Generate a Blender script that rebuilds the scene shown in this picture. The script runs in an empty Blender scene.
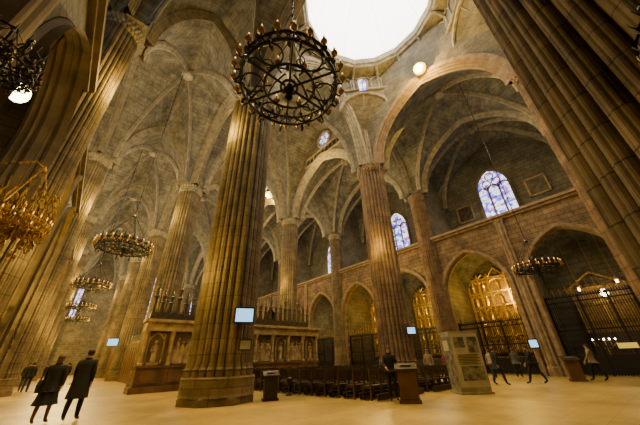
import bpy, math, random
from math import sin, cos, pi, sqrt, atan2, radians
from mathutils import Vector, Matrix
random.seed(4)
COL = bpy.context.scene.collection

# ---------------------------------------------------------------- materials
def newmat(name):
    m = bpy.data.materials.new(name); m.use_nodes = True
    nt = m.node_tree; b = nt.nodes["Principled BSDF"]
    return m, nt, b

def plain(name, col, rough=0.6, metal=0.0, emit=None, es=0.0, var=0.15, scale=6.0):
    m, nt, b = newmat(name)
    tc = nt.nodes.new("ShaderNodeTexCoord")
    n = nt.nodes.new("ShaderNodeTexNoise"); n.inputs["Scale"].default_value = scale; n.inputs["Detail"].default_value = 4
    nt.links.new(tc.outputs["Object"], n.inputs["Vector"])
    r = nt.nodes.new("ShaderNodeValToRGB")
    r.color_ramp.elements[0].position = .3; r.color_ramp.elements[1].position = .7
    r.color_ramp.elements[0].color = (*[max(0, c*(1-var)) for c in col], 1)
    r.color_ramp.elements[1].color = (*[min(1, c*(1+var)) for c in col], 1)
    nt.links.new(n.outputs["Fac"], r.inputs["Fac"])
    nt.links.new(r.outputs["Color"], b.inputs["Base Color"])
    b.inputs["Roughness"].default_value = rough; b.inputs["Metallic"].default_value = metal
    if emit:
        b.inputs["Emission Color"].default_value = (*emit, 1); b.inputs["Emission Strength"].default_value = es
    return m

def stone(name, c1, c2, mortar, mode, bw=0.9, rh=0.42, rough=0.85, R=1.28, stain=0.5, msize=0.018, bump=0.35, nscale=.45):
    m, nt, b = newmat(name); L = nt.links
    tc = nt.nodes.new("ShaderNodeTexCoord")
    sep = nt.nodes.new("ShaderNodeSeparateXYZ"); com = nt.nodes.new("ShaderNodeCombineXYZ")
    if mode == 'uv':
        vec = tc.outputs["UV"]
    else:
        L.new(tc.outputs["Object"], sep.inputs[0])
        if mode == 'yz': L.new(sep.outputs["Y"], com.inputs["X"]); L.new(sep.outputs["Z"], com.inputs["Y"])
        if mode == 'xz': L.new(sep.outputs["X"], com.inputs["X"]); L.new(sep.outputs["Z"], com.inputs["Y"])
        if mode == 'xy': L.new(sep.outputs["X"], com.inputs["X"]); L.new(sep.outputs["Y"], com.inputs["Y"])
        if mode == 'cyl':
            at = nt.nodes.new("ShaderNodeMath"); at.operation = 'ARCTAN2'
            mu = nt.nodes.new("ShaderNodeMath"); mu.operation = 'MULTIPLY'; mu.inputs[1].default_value = R
            L.new(sep.outputs["Y"], at.inputs[0]); L.new(sep.outputs["X"], at.inputs[1]); L.new(at.outputs[0], mu.inputs[0])
            L.new(mu.outputs[0], com.inputs["X"]); L.new(sep.outputs["Z"], com.inputs["Y"])
        vec = com.outputs[0]
    br = nt.nodes.new("ShaderNodeTexBrick")
    br.inputs["Scale"].default_value = 1; br.inputs["Brick Width"].default_value = bw; br.inputs["Row Height"].default_value = rh
    br.inputs["Mortar Size"].default_value = msize; br.inputs["Mortar Smooth"].default_value = .2
    br.inputs["Color1"].default_value = (*c1, 1); br.inputs["Color2"].default_value = (*c2, 1); br.inputs["Mortar"].default_value = (*mortar, 1)
    L.new(vec, br.inputs["Vector"])
    n = nt.nodes.new("ShaderNodeTexNoise"); n.inputs["Scale"].default_value = nscale; n.inputs["Detail"].default_value = 10; n.inputs["Roughness"].default_value = .72
    L.new(tc.outputs["Object"], n.inputs["Vector"])
    rmp = nt.nodes.new("ShaderNodeValToRGB")
    rmp.color_ramp.elements[0].position = .38; rmp.color_ramp.elements[1].position = .62
    lo = 1-stain
    rmp.color_ramp.elements[0].color = (lo, lo, lo, 1); rmp.color_ramp.elements[1].color = (1.1, 1.08, 1.05, 1)
    L.new(n.outputs["Fac"], rmp.inputs["Fac"])
    mx = nt.nodes.new("ShaderNodeMix"); mx.data_type = 'RGBA'; mx.blend_type = 'MULTIPLY'; mx.inputs["Factor"].default_value = 1
    L.new(br.outputs["Color"], mx.inputs["A"]); L.new(rmp.outputs["Color"], mx.inputs["B"])
    L.new(mx.outputs["Result"], b.inputs["Base Color"])
    b.inputs["Roughness"].default_value = rough
    n2 = nt.nodes.new("ShaderNodeTexNoise"); n2.inputs["Scale"].default_value = 9; L.new(tc.outputs["Object"], n2.inputs["Vector"])
    ad = nt.nodes.new("ShaderNodeMath"); ad.operation = 'MULTIPLY_ADD'; ad.inputs[1].default_value = .3
    L.new(n2.outputs["Fac"], ad.inputs[0])
    inv = nt.nodes.new("ShaderNodeMath"); inv.operation = 'SUBTRACT'; inv.inputs[0].default_value = 1; L.new(br.outputs["Fac"], inv.inputs[1])
    L.new(inv.outputs[0], ad.inputs[2])
    bp = nt.nodes.new("ShaderNodeBump"); bp.inputs["Strength"].default_value = bump; bp.inputs["Distance"].default_value = .03
    L.new(ad.outputs[0], bp.inputs["Height"]); L.new(bp.outputs[0], b.inputs["Normal"])
    return m

def glassmat(name, strength, cols, scale=2.2):
    m, nt, b = newmat(name); L = nt.links
    tc = nt.nodes.new("ShaderNodeTexCoord")
    v = nt.nodes.new("ShaderNodeTexVoronoi"); v.inputs["Scale"].default_value = scale
    L.new(tc.outputs["Object"], v.inputs["Vector"])
    sp = nt.nodes.new("ShaderNodeSeparateColor"); L.new(v.outputs["Color"], sp.inputs[0])
    r = nt.nodes.new("ShaderNodeValToRGB"); r.color_ramp.interpolation = 'CONSTANT'
    while len(r.color_ramp.elements) < len(cols): r.color_ramp.elements.new(.5)
    for i, c in enumerate(cols):
        r.color_ramp.elements[i].position = i/len(cols); r.color_ramp.elements[i].color = (*c, 1)
    L.new(sp.outputs[0], r.inputs["Fac"])
    L.new(r.outputs["Color"], b.inputs["Base Color"]); L.new(r.outputs["Color"], b.inputs["Emission Color"])
    b.inputs["Emission Strength"].default_value = strength
    return m

M_pier = stone("pier_stone", (.20,.152,.083), (.15,.112,.058), (.065,.048,.025), 'cyl', bw=1.1, rh=.55, msize=.014, bump=.3, nscale=.9)
M_pierR = stone("pier_stone_reddish", (.25,.155,.078), (.19,.115,.056), (.085,.053,.028), 'cyl', bw=1.1, rh=.55, msize=.014, bump=.3, nscale=.9)
M_vault = stone("vault_stone", (.185,.168,.125), (.14,.127,.093), (.07,.063,.047), 'uv', bw=.9, rh=.42, stain=.6, msize=.02, nscale=1.1)
M_rib = plain("rib_stone", (.245,.21,.145), .85, scale=2.5, var=.35)
M_ribR = plain("arch_stone_reddish", (.215,.145,.082), .85, scale=2.5, var=.35)
M_wyz = stone("wall_stone_side", (.19,.158,.10), (.155,.128,.08), (.08,.065,.04), 'yz', nscale=.8)
M_wxz = stone("wall_stone_cross", (.19,.158,.10), (.155,.128,.08), (.08,.065,.04), 'xz', nscale=.8)
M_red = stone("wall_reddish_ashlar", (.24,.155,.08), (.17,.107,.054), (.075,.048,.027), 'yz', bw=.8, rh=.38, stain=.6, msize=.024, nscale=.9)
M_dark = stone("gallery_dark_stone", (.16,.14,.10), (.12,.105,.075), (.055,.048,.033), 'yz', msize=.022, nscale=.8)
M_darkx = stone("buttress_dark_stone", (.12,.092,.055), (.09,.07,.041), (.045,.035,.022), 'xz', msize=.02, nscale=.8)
M_floor = stone("floor_stone_slabs", (.56,.385,.10), (.49,.33,.082), (.36,.235,.06), 'xy', bw=1.2, rh=.8, rough=.36, stain=.5, msize=.010, bump=.03, nscale=.3)
M_iron = plain("wrought_iron", (.009,.008,.008), .5, .4)
M_ironlit = plain("gilded_iron", (.34,.20,.03), .45, .7, var=1.0, scale=6)
M_gold = plain("gilding", (.80,.54,.13), .36, .75, var=.35)
M_goldd = plain("dark_gilding", (.34,.20,.055), .5, .6, var=.4)
M_goldcup = plain("candle_cup_brass", (.50,.30,.06), .4, .7)
M_wax = plain("candle_wax", (.50,.32,.10), .6)
M_bulb = plain("candle_bulb_glow", (1,.75,.3), .4, 0, (1,.5,.12), 3)
M_bulbdim = plain("candle_bulb_dim", (.25,.16,.08), .4)
M_redcup = plain("dark_candle_cup", (.05,.02,.015), .4)
M_wood = plain("dark_oak", (.028,.018,.010), .45, scale=3, var=.4)
M_pew = plain("pew_brown_wood", (.038,.021,.010), .4, scale=3, var=.4)
M_wood2 = plain("brown_wood", (.12,.06,.025), .45, scale=3, var=.35)
M_frame = plain("painting_frame_wood", (.26,.17,.08), .5, scale=3, var=.35)
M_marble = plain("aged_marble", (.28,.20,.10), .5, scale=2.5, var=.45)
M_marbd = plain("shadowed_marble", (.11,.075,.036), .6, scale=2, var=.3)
M_redm = plain("brown_marble_base", (.10,.052,.026), .45, scale=2, var=.4)
M_black = plain("black_plastic_and_niche_shade", (.012,.012,.013), .35)
M_screen = plain("lit_screen", (.3,.6,.9), .3, 0, (.25,.60,1.0), 1.8)
M_white = plain("dome_white_glow", (.95,.92,.84), .8, 0, (1,.99,.95), 3.6, var=.03)  # white plaster made to glow, in place of daylight inside the dome
M_lamp = plain("floodlight_glow", (1,.8,.15), .4, 0, (1,.62,.03), 6, var=.02)
M_lampw = plain("warm_lamp_glow", (1,.9,.6), .4, 0, (1,.88,.6), 14)
M_glass = glassmat("stained_glass", 2.2, [(.60,.65,1),(.08,.10,.65),(.75,.78,1),(.35,.10,.50),(.85,.8,.65),(.15,.25,.85)], 3.4)
M_glassb = glassmat("stained_glass_bright", 6, [(1,.98,.85),(.8,.9,1),(1,.95,.7),(.6,.7,.9)], 1.6)
M_paint = plain("dark_painting", (.05,.032,.018), .5, scale=2.5, var=.8)
M_panel = plain("grey_display_panel", (.30,.28,.21), .5, scale=1.6, var=.4)
M_panel2 = plain("display_panel_white", (.46,.43,.34), .5, scale=2, var=.1)
M_panelimg = plain("display_panel_photograph", (.16,.15,.12), .5, scale=5, var=.9)
M_yellow = plain("yellow_sign", (.85,.60,.10), .5, 0, (.9,.65,.1), .6)
M_skin = plain("skin", (.48,.27,.17), .55, var=.05)
M_hairD = plain("dark_hair", (.025,.016,.011), .6)
M_hairG = plain("brown_hair", (.10,.055,.028), .6)
M_eye = plain("eye_dark", (.02,.015,.01), .3)
CL = {k: plain("cloth_"+k, c, .85, scale=12, var=.2) for k, c in dict(black=(.008,.008,.009), navy=(.012,.015,.03), grey=(.06,.06,.06),
      jeans=(.025,.035,.06), red=(.15,.02,.018), beige=(.22,.16,.09), cream=(.30,.25,.17), brown=(.07,.04,.02), stocking=(.16,.09,.055)).items()}
M_shoe = plain("black_leather", (.012,.010,.008), .35)

# ---------------------------------------------------------------- mesh builder
class MB:
    def __init__(s): s.v = []; s.f = []; s.m = []; s.uv = {}
    def add(s, V, F, m=0):
        o = len(s.v); s.v += [tuple(p) for p in V]
        for f in F: s.f.append(tuple(i+o for i in f)); s.m.append(m)
    def box(s, c, d, m=0, rz=0):
        cx, cy, cz = c; x, y, z = d[0]/2, d[1]/2, d[2]/2
        ca, sa = cos(rz), sin(rz)
        V = []
        for dx, dy, dz in [(-x,-y,-z),(x,-y,-z),(x,y,-z),(-x,y,-z),(-x,-y,z),(x,-y,z),(x,y,z),(-x,y,z)]:
            V.append((cx+dx*ca-dy*sa, cy+dx*sa+dy*ca, cz+dz))
        s.add(V, [(0,3,2,1),(4,5,6,7),(0,1,5,4),(1,2,6,5),(2,3,7,6),(3,0,4,7)], m)
    def prism(s, a, b, zl, zt, p, q, axis='y', m=0):
        V = [(a,zl[0]),(b,zl[1]),(b,zt[1]),(a,zt[0])]
        if axis == 'y': P = [(p,y,z) for y,z in V]+[(q,y,z) for y,z in V]
        else: P = [(x,p,z) for x,z in V]+[(x,q,z) for x,z in V]
        s.add(P, [(0,1,2,3),(7,6,5,4),(0,4,5,1),(1,5,6,2),(2,6,7,3),(3,7,4,0)], m)
    def tube(s, P, R, n=8, m=0, closed=False, cap=True):
        P = [Vector(p) for p in P]; N = len(P)
        if not isinstance(R, (list, tuple)): R = [R]*N
        o = len(s.v); ref = None
        for i, p in enumerate(P):
            if closed: T = P[(i+1) % N]-P[i-1]
            else: T = P[min(i+1, N-1)]-P[max(i-1, 0)]
            if T.length < 1e-9: T = Vector((0,0,1))
            T.normalize()
            if ref is None:
                ref = Vector((0,0,1)) if abs(T.z) < .9 else Vector((1,0,0))
            A = ref-T*ref.dot(T)
            if A.length < 1e-5: A = Vector((0,1,0))-T*T.y
            A.normalize(); B = T.cross(A); ref = A
            for k in range(n):
                t = 2*pi*k/n; s.v.append(tuple(p+(A*cos(t)+B*sin(t))*R[i]))
        for i in range(N if closed else N-1):
            j = (i+1) % N
            for k in range(n):
                s.f.append((o+i*n+k, o+i*n+(k+1) % n, o+j*n+(k+1) % n, o+j*n+k)); s.m.append(m)
        if cap and not closed:
            s.f.append(tuple(o+k for k in range(n))[::-1]); s.m.append(m)
            s.f.append(tuple(o+(N-1)*n+k for k in range(n))); s.m.append(m)
    def ring(s, R, r, z=0, n=48, k=6, m=0, c=(0,0)):
        s.tube([(c[0]+R*cos(2*pi*i/n), c[1]+R*sin(2*pi*i/n), z) for i in range(n)], r, k, m, closed=True)
    def lathe(s, prof, n=16, m=0, c=(0,0,0), fn=None, cap=True):
        o = len(s.v)
        for r, z in prof:
            for k in range(n):
                t = 2*pi*k/n; rr = r*(fn(t) if fn else 1)
                s.v.append((c[0]+rr*cos(t), c[1]+rr*sin(t), c[2]+z))
        for i in range(len(prof)-1):
            for k in range(n):
                s.f.append((o+i*n+k, o+i*n+(k+1) % n, o+(i+1)*n+(k+1) % n, o+(i+1)*n+k)); s.m.append(m)
        if cap:
            s.f.append(tuple(o+k for k in range(n))[::-1]); s.m.append(m)
            s.f.append(tuple(o+(len(prof)-1)*n+k for k in range(n))); s.m.append(m)
    def ball(s, c, r, m=0, n=10, h=7):
        if not isinstance(r, (list, tuple)): r = (r, r, r)
        o = len(s.v)
        for i in range(h+1):
            ph = -pi/2+pi*(i+.02)/(h+.04)
            for k in range(n):
                t = 2*pi*k/n; s.v.append((c[0]+r[0]*cos(ph)*cos(t), c[1]+r[1]*cos(ph)*sin(t), c[2]+r[2]*sin(ph)))
        for i in range(h):
            for k in range(n):
                s.f.append((o+i*n+k, o+i*n+(k+1) % n, o+(i+1)*n+(k+1) % n, o+(i+1)*n+k)); s.m.append(m)
    def sweep(s, P, S, prof, m=0):
        P = [Vector(p) for p in P]; S = Vector(S).normalized(); N = len(P); o = len(s.v); K = len(prof)
        sg = s_sign(P, S)
        for i, p in enumerate(P):
            T = (P[min(i+1, N-1)]-P[max(i-1, 0)]).normalized()
            D = T.cross(S).normalized()*sg
            for a, d in prof: s.v.append(tuple(p+S*a+D*d))
        for i in range(N-1):
            for k in range(K-1):
                s.f.append((o+i*K+k, o+i*K+k+1, o+(i+1)*K+k+1, o+(i+1)*K+k)); s.m.append(m)
    def obj(s, name, mats, parent=None, loc=(0,0,0), rz=0, smooth=False, kind=None, uv=None):
        me = bpy.data.meshes.new(name); me.from_pydata(s.v, [], s.f)
        for mm in (mats if isinstance(mats, (list, tuple)) else [mats]): me.materials.append(mm)
        me.polygons.foreach_set("material_index", s.m)
        if smooth: me.polygons.foreach_set("use_smooth", [True]*len(s.f))
        if uv:
            l = me.uv_layers.new(name="UVMap")
            for p in me.polygons:
                for li in p.loop_indices: l.data[li].uv = uv[p.index][li-p.loop_start]
        me.update()
        o = bpy.data.objects.new(name, me); COL.objects.link(o)
        o.location = loc; o.rotation_euler = (0,0,rz)
        if parent: o.parent = parent
        if kind: o["kind"] = kind
        return o
def s_sign(P, S):
    mid = len(P)//2
    T = (P[min(mid+1, len(P)-1)]-P[mid-1]).normalized()
    return -1 if T.cross(S).z > 0 else 1
def empty(name, loc, label, cat, rz=0, group=None, scale=1):
    e = bpy.data.objects.new(name, None); COL.objects.link(e); e.empty_display_size = .3
    e.location = loc; e.rotation_euler = (0,0,rz); e.scale = (scale,)*3
    e["label"] = label; e["category"] = cat
    if group: e["group"] = group
    return e
def copy_tree(src, loc, rz=None, scale=None, label=None):
    n = src.copy(); COL.objects.link(n); n.location = loc
    if rz is not None: n.rotation_euler = (0,0,rz)
    if scale: n.scale = (scale,)*3
    if label: n["label"] = label
    def rec(a, b):
        for ch in list(a.children):
            c = ch.copy(); COL.objects.link(c); c.parent = b; rec(ch, c)
    rec(src, n); return n

# ---------------------------------------------------------------- grid
YK = [-14.3,-0.9,12.5,25.9,39.3,52.7,66.1,79.5]
XZ, XA, XB, XC = -2.6, 5.1, 17.3, 25.0
XL, XR = -8.6, 31.0
ZS = 17.0; HA = 6.2; HN = 10.3

def prof(t, c=.4):
    t = min(abs(t), 1); return sqrt(max(0, (1+c)**2-(t+c)**2))/sqrt((1+c)**2-c*c)
class Vault:
    def __init__(s, x0, x1, y0, y1, zs, H, dome, inset=1.0):
        s.x0,s.x1,s.y0,s.y1,s.zs,s.H,s.dome = x0,x1,y0,y1,zs,H,dome
        s.hx = (x1-x0)/2; s.hy = (y1-y0)/2; s.kx = 1-inset/s.hx; s.ky = 1-inset/s.hy; s.cx=(x0+x1)/2; s.cy=(y0+y1)/2
    def z(s, a, b):
        a2, b2 = min(abs(a),1), min(abs(b),1)
        return s.zs+s.H*max(prof(a), prof(b))+s.dome*(1-a2*a2)*(1-b2*b2)
    def pt(s, a, b, edge=True):
        X = s.cx+s.hx*(a*s.kx if abs(a) <= 1 else (1 if a > 0 else -1))
        Y = s.cy+s.hy*(b*s.ky if abs(b) <= 1 else (1 if b > 0 else -1))
        return (X, Y, s.z(a, b))
    def build(s, name="ceiling", mat=None, N=14):
        A = [-2]+[sin(pi/2*i/N) for i in range(-N, N+1)]+[2]
        n = len(A); V = []; F = []; UV = []
        for i in range(n):
            for j in range(n): V.append(s.pt(A[i], A[j]))
        def uvof(i, j, bx):
            x, y, z = V[i*n+j]
            if bx: return (y, (x-s.cx)*.6+(z*(1 if x < s.cx else -1)))
            return (x, (y-s.cy)*.6+(z*(1 if y < s.cy else -1)))
        for i in range(n-1):
            for j in range(n-1):
                am = (A[i]+A[i+1])/2; bm = (A[j]+A[j+1])/2
                q = [(i,j),(i+1,j),(i+1,j+1),(i,j+1)]
                if am*bm > 0: T = [(q[0],q[1],q[2]),(q[0],q[2],q[3])]
                else: T = [(q[0],q[1],q[3]),(q[1],q[2],q[3])]
                for t in T:
                    F.append(tuple(p[0]*n+p[1] for p in t))
                    ca = sum(abs(A[p[0]]) for p in t); cb = sum(abs(A[p[1]]) for p in t)
                    UV.append([uvof(p[0], p[1], ca < cb) for p in t])
        b = MB(); b.add(V, F)
        return b.obj(name, mat or M_vault, kind="structure", uv=UV)
    def path(s, which, N=18, off=0):
        A = [sin(pi/2*i/N) for i in range(-N, N+1)]
        if which == 'd1': return [s.pt(a, a) for a in A]
        if which == 'd2': return [s.pt(a, -a) for a in A]
        if which == 'y0': return [s.pt(a, -2) for a in A]
        if which == 'y1': return [s.pt(a, 2) for a in A]
        if which == 'x0': return [s.pt(-2, a) for a in A]
        if which == 'x1': return [s.pt(2, a) for a in A]
def roll(c, r, base, n=4):
    return [(c+r*cos(pi-pi*k/n), base+r*1.5*sin(pi*k/n)) for k in range(n+1)]
THICK0 = [(-.60,-.25)]+roll(-.50,.055,.06)+roll(-.33,.05,.24)+roll(-.16,.05,.42)+roll(0,.06,.58)+roll(.16,.05,.42)+roll(.33,.05,.24)+roll(.50,.055,.06)+[(.60,-.25)]
THICK = [(a*.86, d) for a, d in THICK0]
THIN = [(-.14,-.1),(-.14,.10),(-.11,.18),(-.075,.12),(-.05,.32),(0,.40),(.05,.32),(.075,.12),(.11,.18),(.14,.10),(.14,-.1)]
SMALL = [(a*.5, d*.7) for a, d in THICK0]
TN = [0]
def trim(b, mats, smooth=False):
    TN[0] += 1
    return b.obj("trim_%d" % TN[0], mats, kind="structure", smooth=smooth)

def ribs(v, diag=True, bossr=.5):
    b = MB()
    if diag:
        b.sweep(v.path('d1'), (v.hy*v.ky, -v.hx*v.kx, 0), THIN)
        b.sweep(v.path('d2'), (v.hy*v.ky, v.hx*v.kx, 0), THIN)
    zc = v.z(0, 0)
    b.lathe([(bossr*.4,-.6),(bossr*.8,-.55),(bossr,-.4),(bossr,-.1),(bossr*.7,0)], 16, c=(v.cx, v.cy, zc))
    return trim(b, M_rib)
def ribtrim(path, S, pr=THICK, mat=None):
    b = MB(); b.sweep(path, S, pr); return trim(b, mat or M_rib)

# floor
b = MB(); b.box((11.2, 32, -.15), (42, 96, .3)); o = b.obj("floor", M_floor, kind="structure")

naves = {}; aislesL = {}; aislesR = {}
for i in range(7):
    y0, y1 = YK[i], YK[i+1]
    if i != 1:
        v = Vault(XA, XB, y0, y1, ZS, HN, 1.0); naves[i] = v; v.build(); ribs(v, bossr=.65)
    for (xa, xb, D) in ((XZ, XA, aislesL), (XB, XC, aislesR)):
        v = Vault(xa, xb, y0, y1, ZS, HA, 1.4); D[i] = v; v.build(); ribs(v)
    for (xa, xb) in ((XL, XZ), (XC, XR)):
        v = Vault(xa, xb, y0, y1, ZS, HA, .8, inset=.7); v.build(N=8, mat=M_vault); ribs(v, bossr=.35)
    aL, aR = aislesL[i], aislesR[i]
    ribtrim(aL.path('x1'), (1,0,0)); ribtrim(aR.path('x0'), (1,0,0), mat=M_ribR if i == 1 else None)
    ribtrim(aL.path('x0'), (1,0,0), SMALL); ribtrim(aR.path('x1'), (1,0,0), SMALL)
    if i > 0:
        for v in (aL, aR): ribtrim(v.path('y0'), (0,1,0), SMALL)
        vn = naves.get(i) or naves[i-1]
        ribtrim(vn.path('y0' if i in naves else 'y1'), (0,1,0), THICK)
    for X, a in ((XA, aL), (XB, aR)):
        wv = naves.get(i)
        b = MB(); N = 14
        A = [-1.18]+[sin(pi/2*k/N) for k in range(-N, N+1)]+[1.18]
        for k in range(len(A)-1):
            p, q = A[k], A[k+1]
            yp, yq = a.cy+a.hy*a.ky*max(-1.17,min(1.17,p)), a.cy+a.hy*a.ky*max(-1.17,min(1.17,q))
            zl = (ZS+HA*prof(p)-.05, ZS+HA*prof(q)-.05)
            zt = (28, 28) if wv is None else (ZS+HN*prof(p)+.1, ZS+HN*prof(q)+.1)
            b.prism(yp, yq, zl, zt, X-.3, X+.3)
        b.obj("wall_clerestory", M_wyz, kind="structure")

# ---------------------------------------------------------------- crossing drum and dome
yc = (YK[1]+YK[2])/2; xc = (XA+XB)/2
b = MB(); N = 14
for (Y, vn) in ((YK[1], naves[0]), (YK[2], naves[2])):
    A = [-1.2]+[sin(pi/2*k/N) for k in range(-N, N+1)]+[1.2]
    for k in range(len(A)-1):
        p, q = A[k], A[k+1]
        b.prism(xc+6.1*p/1.2*1.0 if abs(p) > 1 else xc+vn.hx*vn.kx*p, xc+6.1*q/1.2 if abs(q) > 1 else xc+vn.hx*vn.kx*q,
                (ZS+HN*prof(p)-.05, ZS+HN*prof(q)-.05), (28.2, 28.2), Y-.3, Y+.3, axis='x')
b.obj("wall_crossing", M_wxz, kind="structure")
hx, hy, cut = 6.1, 6.7, 3.5
b = MB(); b2 = MB()
for sx in (-1, 1):
    for sy in (-1, 1):
        cor = Vector((xc+sx*hx, yc+sy*hy, 21.0))
        p1 = Vector((xc+sx*hx, yc+sy*(hy-cut), 25.0)); p2 = Vector((xc+sx*(hx-cut), yc+sy*hy, 25.0))
        up = Vector((0,0,3.2))
        K = 10; arc = []
        for k in range(K+1):
            t = k/K; arc.append(p1.lerp(p2, t)+Vector((0,0,-2.2+2.2*prof(2*t-1))))
        V = arc+[p1+up if k == 0 else (p1.lerp(p2, k/K)+up) for k in range(K+1)]
        b.add(V, [(k, k+1, K+2+k, K+1+k) for k in range(K)])
        b.add([cor]+arc, [(0, k+1, k+2) for k in range(K)])
        b2.tube(arc, .16, 6); b2.tube([p+Vector((0,0,.35)) for p in arc], .08, 5)
        b2.tube([cor, cor+Vector((0,0,.5)), (p1+p2)/2], .1, 5)
b.obj("wall_drum", M_wxz, kind="structure"); trim(b2, M_rib)
def octr(t):
    c, s_ = abs(cos(t)), abs(sin(t)); d = 1e9
    if c > 1e-6: d = min(d, hx/c)
    if s_ > 1e-6: d = min(d, hy/s_)
    return min(d, (hx+(hy-cut))/(c+s_))
def facet(t, n=16):
    w = 2*pi/n; u = (t+w/2) % w-w/2
    return cos(w/2)/cos(u)*1.01
b = MB(); n = 96; RD = 5.3
V = []; F = []
for k in range(n):
    t = 2*pi*k/n; f = facet(t)
    R = octr(t)+.3
    V += [(xc+R*cos(t), yc+R*sin(t), 27.6), (xc+(RD+.35)*f*cos(t), yc+(RD+.35)*f*sin(t), 27.75), (xc+(RD+.25)*f*cos(t), yc+(RD+.25)*f*sin(t), 27.95), (xc+(RD+.1)*f*cos(t), yc+(RD+.1)*f*sin(t), 28.05), (xc+RD*f*cos(t), yc+RD*f*sin(t), 28.6)]
for k in range(n):
    j = (k+1) % n
    for q in range(4): F.append((k*5+q, j*5+q, j*5+q+1, k*5+q+1))
b.add(V, F)
trim(b, M_rib)
b = MB()
for k in range(40):
    t = 2*pi*(k+.5)/40; R = octr(t)-.08; t2 = 2*pi*(k+1.5)/40; R2 = octr(t2)-.08
    p = Vector((xc+R*cos(t), yc+R*sin(t), 0)); q = Vector((xc+R2*cos(t2), yc+R2*sin(t2), 0))
    b.tube([p+Vector((0,0,25.5)), p+Vector((0,0,26.8))], .07, 5)
    b.tube([p.lerp(q, (a+1)/2)+Vector((0,0,26.8+.45*prof(a))) for a in (-1,-.7,-.3,0,.3,.7,1)], .07, 5)
b.tube([(xc+(octr(2*pi*k/96)-.1)*cos(2*pi*k/96), yc+(octr(2*pi*k/96)-.1)*sin(2*pi*k/96), 25.4) for k in range(96)], .13, 6, closed=True)
for k in range(16):
    t = 2*pi*(k+.5)/16; R = octr(t)
    b.tube([(xc+(R-.05)*cos(t), yc+(R-.05)*sin(t), 25.4), (xc+(R-.05)*cos(t), yc+(R-.05)*sin(t), 27.0), (xc+RD*1.05*cos(t), yc+RD*1.05*sin(t), 27.8)], .12, 6)
trim(b, M_rib)
b = MB(); b.lathe([(RD+.02, 28.5),(RD-.1, 29.6),(RD-.5, 31.2),(RD-1.4, 33),(RD-2.8, 34.3),(.6, 35),(.05, 35.05)], 64, c=(xc, yc, 0), cap=False, fn=facet)
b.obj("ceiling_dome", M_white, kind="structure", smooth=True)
b = MB()
for k in range(8):
    t = 2*pi*(k+.5)/8
    b.tube([(xc+r*cos(t), yc+r*sin(t), z) for r, z in ((RD-.1,28.9),(RD-.2,29.6),(RD-.6,31.2),(RD-1.5,32.9),(RD-2.9,34.2),(.5,34.9))], .07, 6)
trim(b, plain("dome_rib_glow", (.85,.82,.74), .8, 0, (1,.97,.88), 2.0))  # ribs glow as well, a dimmer copy of the dome's painted daylight

# ---------------------------------------------------------------- side walls, chapels, tribunes
def side(xw, xo, sg):
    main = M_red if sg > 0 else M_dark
    nm = "right" if sg > 0 else "left"
    zs_, H = (6.2, 3.3) if sg > 0 else (7.6, 3.3)
    for i in range(7):
        y0, y1 = YK[i], YK[i+1]; ym = (y0+y1)/2
        b = MB(); br = MB()
        for (ya, yb) in ((y0, ym), (ym, y1)):
            c = (ya+yb)/2; hw = 2.65
            b.prism(ya, c-hw, (0,0), (11.6,11.6), xw, xw+sg*.8); b.prism(c+hw, yb, (0,0), (11.6,11.6), xw, xw+sg*.8)
            K = 10; A = [sin(pi/2*k/K) for k in range(-K, K+1)]
            for k in range(len(A)-1):
                b.prism(c+hw*A[k], c+hw*A[k+1], (zs_+H*prof(A[k]), zs_+H*prof(A[k+1])), (11.6,11.6), xw, xw+sg*.8)
            for off in ((.1, .5) if sg < 0 else (.1,)):
                hw2 = hw-.12*(off > .3)
                path = [(xw, c-hw2, z) for z in (0.0, 2, 4)]+[(xw, c+hw2*a, zs_+H*prof(a)) for a in A]+[(xw, c+hw2, z) for z in (4, 2, 0.0)]
                br.sweep([(p[0]+sg*off, p[1], p[2]) for p in path], (1,0,0), [(-.3,-.22),(-.3,0),(-.2,.12),(-.1,.04),(0,.16),(.1,.04),(.2,.14),(.4,.1)])
            if sg > 0:
                v = Vault(min(xw, xo), max(xw, xo), ya, yb, 6.4, 3.6, .5, inset=.4); v.build(N=6)
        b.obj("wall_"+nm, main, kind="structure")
        br.box((xw-sg*.12, ym, 11.65), (.5, y1-y0, .22)); br.box((xw-sg*.05, ym, 11.42), (.3, y1-y0, .2))
        for dx, r in ((0,.17),(-.24,.10),(.24,.10)):
            br.lathe([(r*1.6,0),(r*1.6,.5),(r,.6),(r,11.0),(r*1.5,11.2),(r*1.6,11.4)], 10, c=(xw-sg*.1, ym+dx, 0))
        trim(br, M_ribR if sg > 0 else plain("dark_moulding_stone", (.13,.095,.052), .85, scale=1.5, var=.35))
        b = MB(); b.box(((xw+xo)/2, ym, 11.45), (abs(xo-xw), y1-y0, .25)); b.obj("floor_gallery", M_wxz, kind="structure")
        b = MB(); b.box((xo+sg*.2, ym, 12), (.4, y1-y0, 24)); b.obj("wall_outer_"+nm, M_dark, kind="structure")
        b = MB()
        b.box(((xw+xo)/2+sg*.4, y0, 12), (abs(xo-xw)-.8, .7, 24)); b.box(((xw+xo)/2+sg*.4, ym, 5.6), (abs(xo-xw)-.8, .6, 11.2))
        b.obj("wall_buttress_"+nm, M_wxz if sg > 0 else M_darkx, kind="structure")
side(XC, XR, 1); side(XZ, XL, -1)
b = MB(); b.box((11.2, 79.7, 15), (42, .4, 30)); b.obj("wall_back", M_wxz, kind="structure")
b = MB(); b.box((11.2, -14.5, 15), (42, .4, 30)); b.obj("wall_front", M_wxz, kind="structure")

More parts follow.
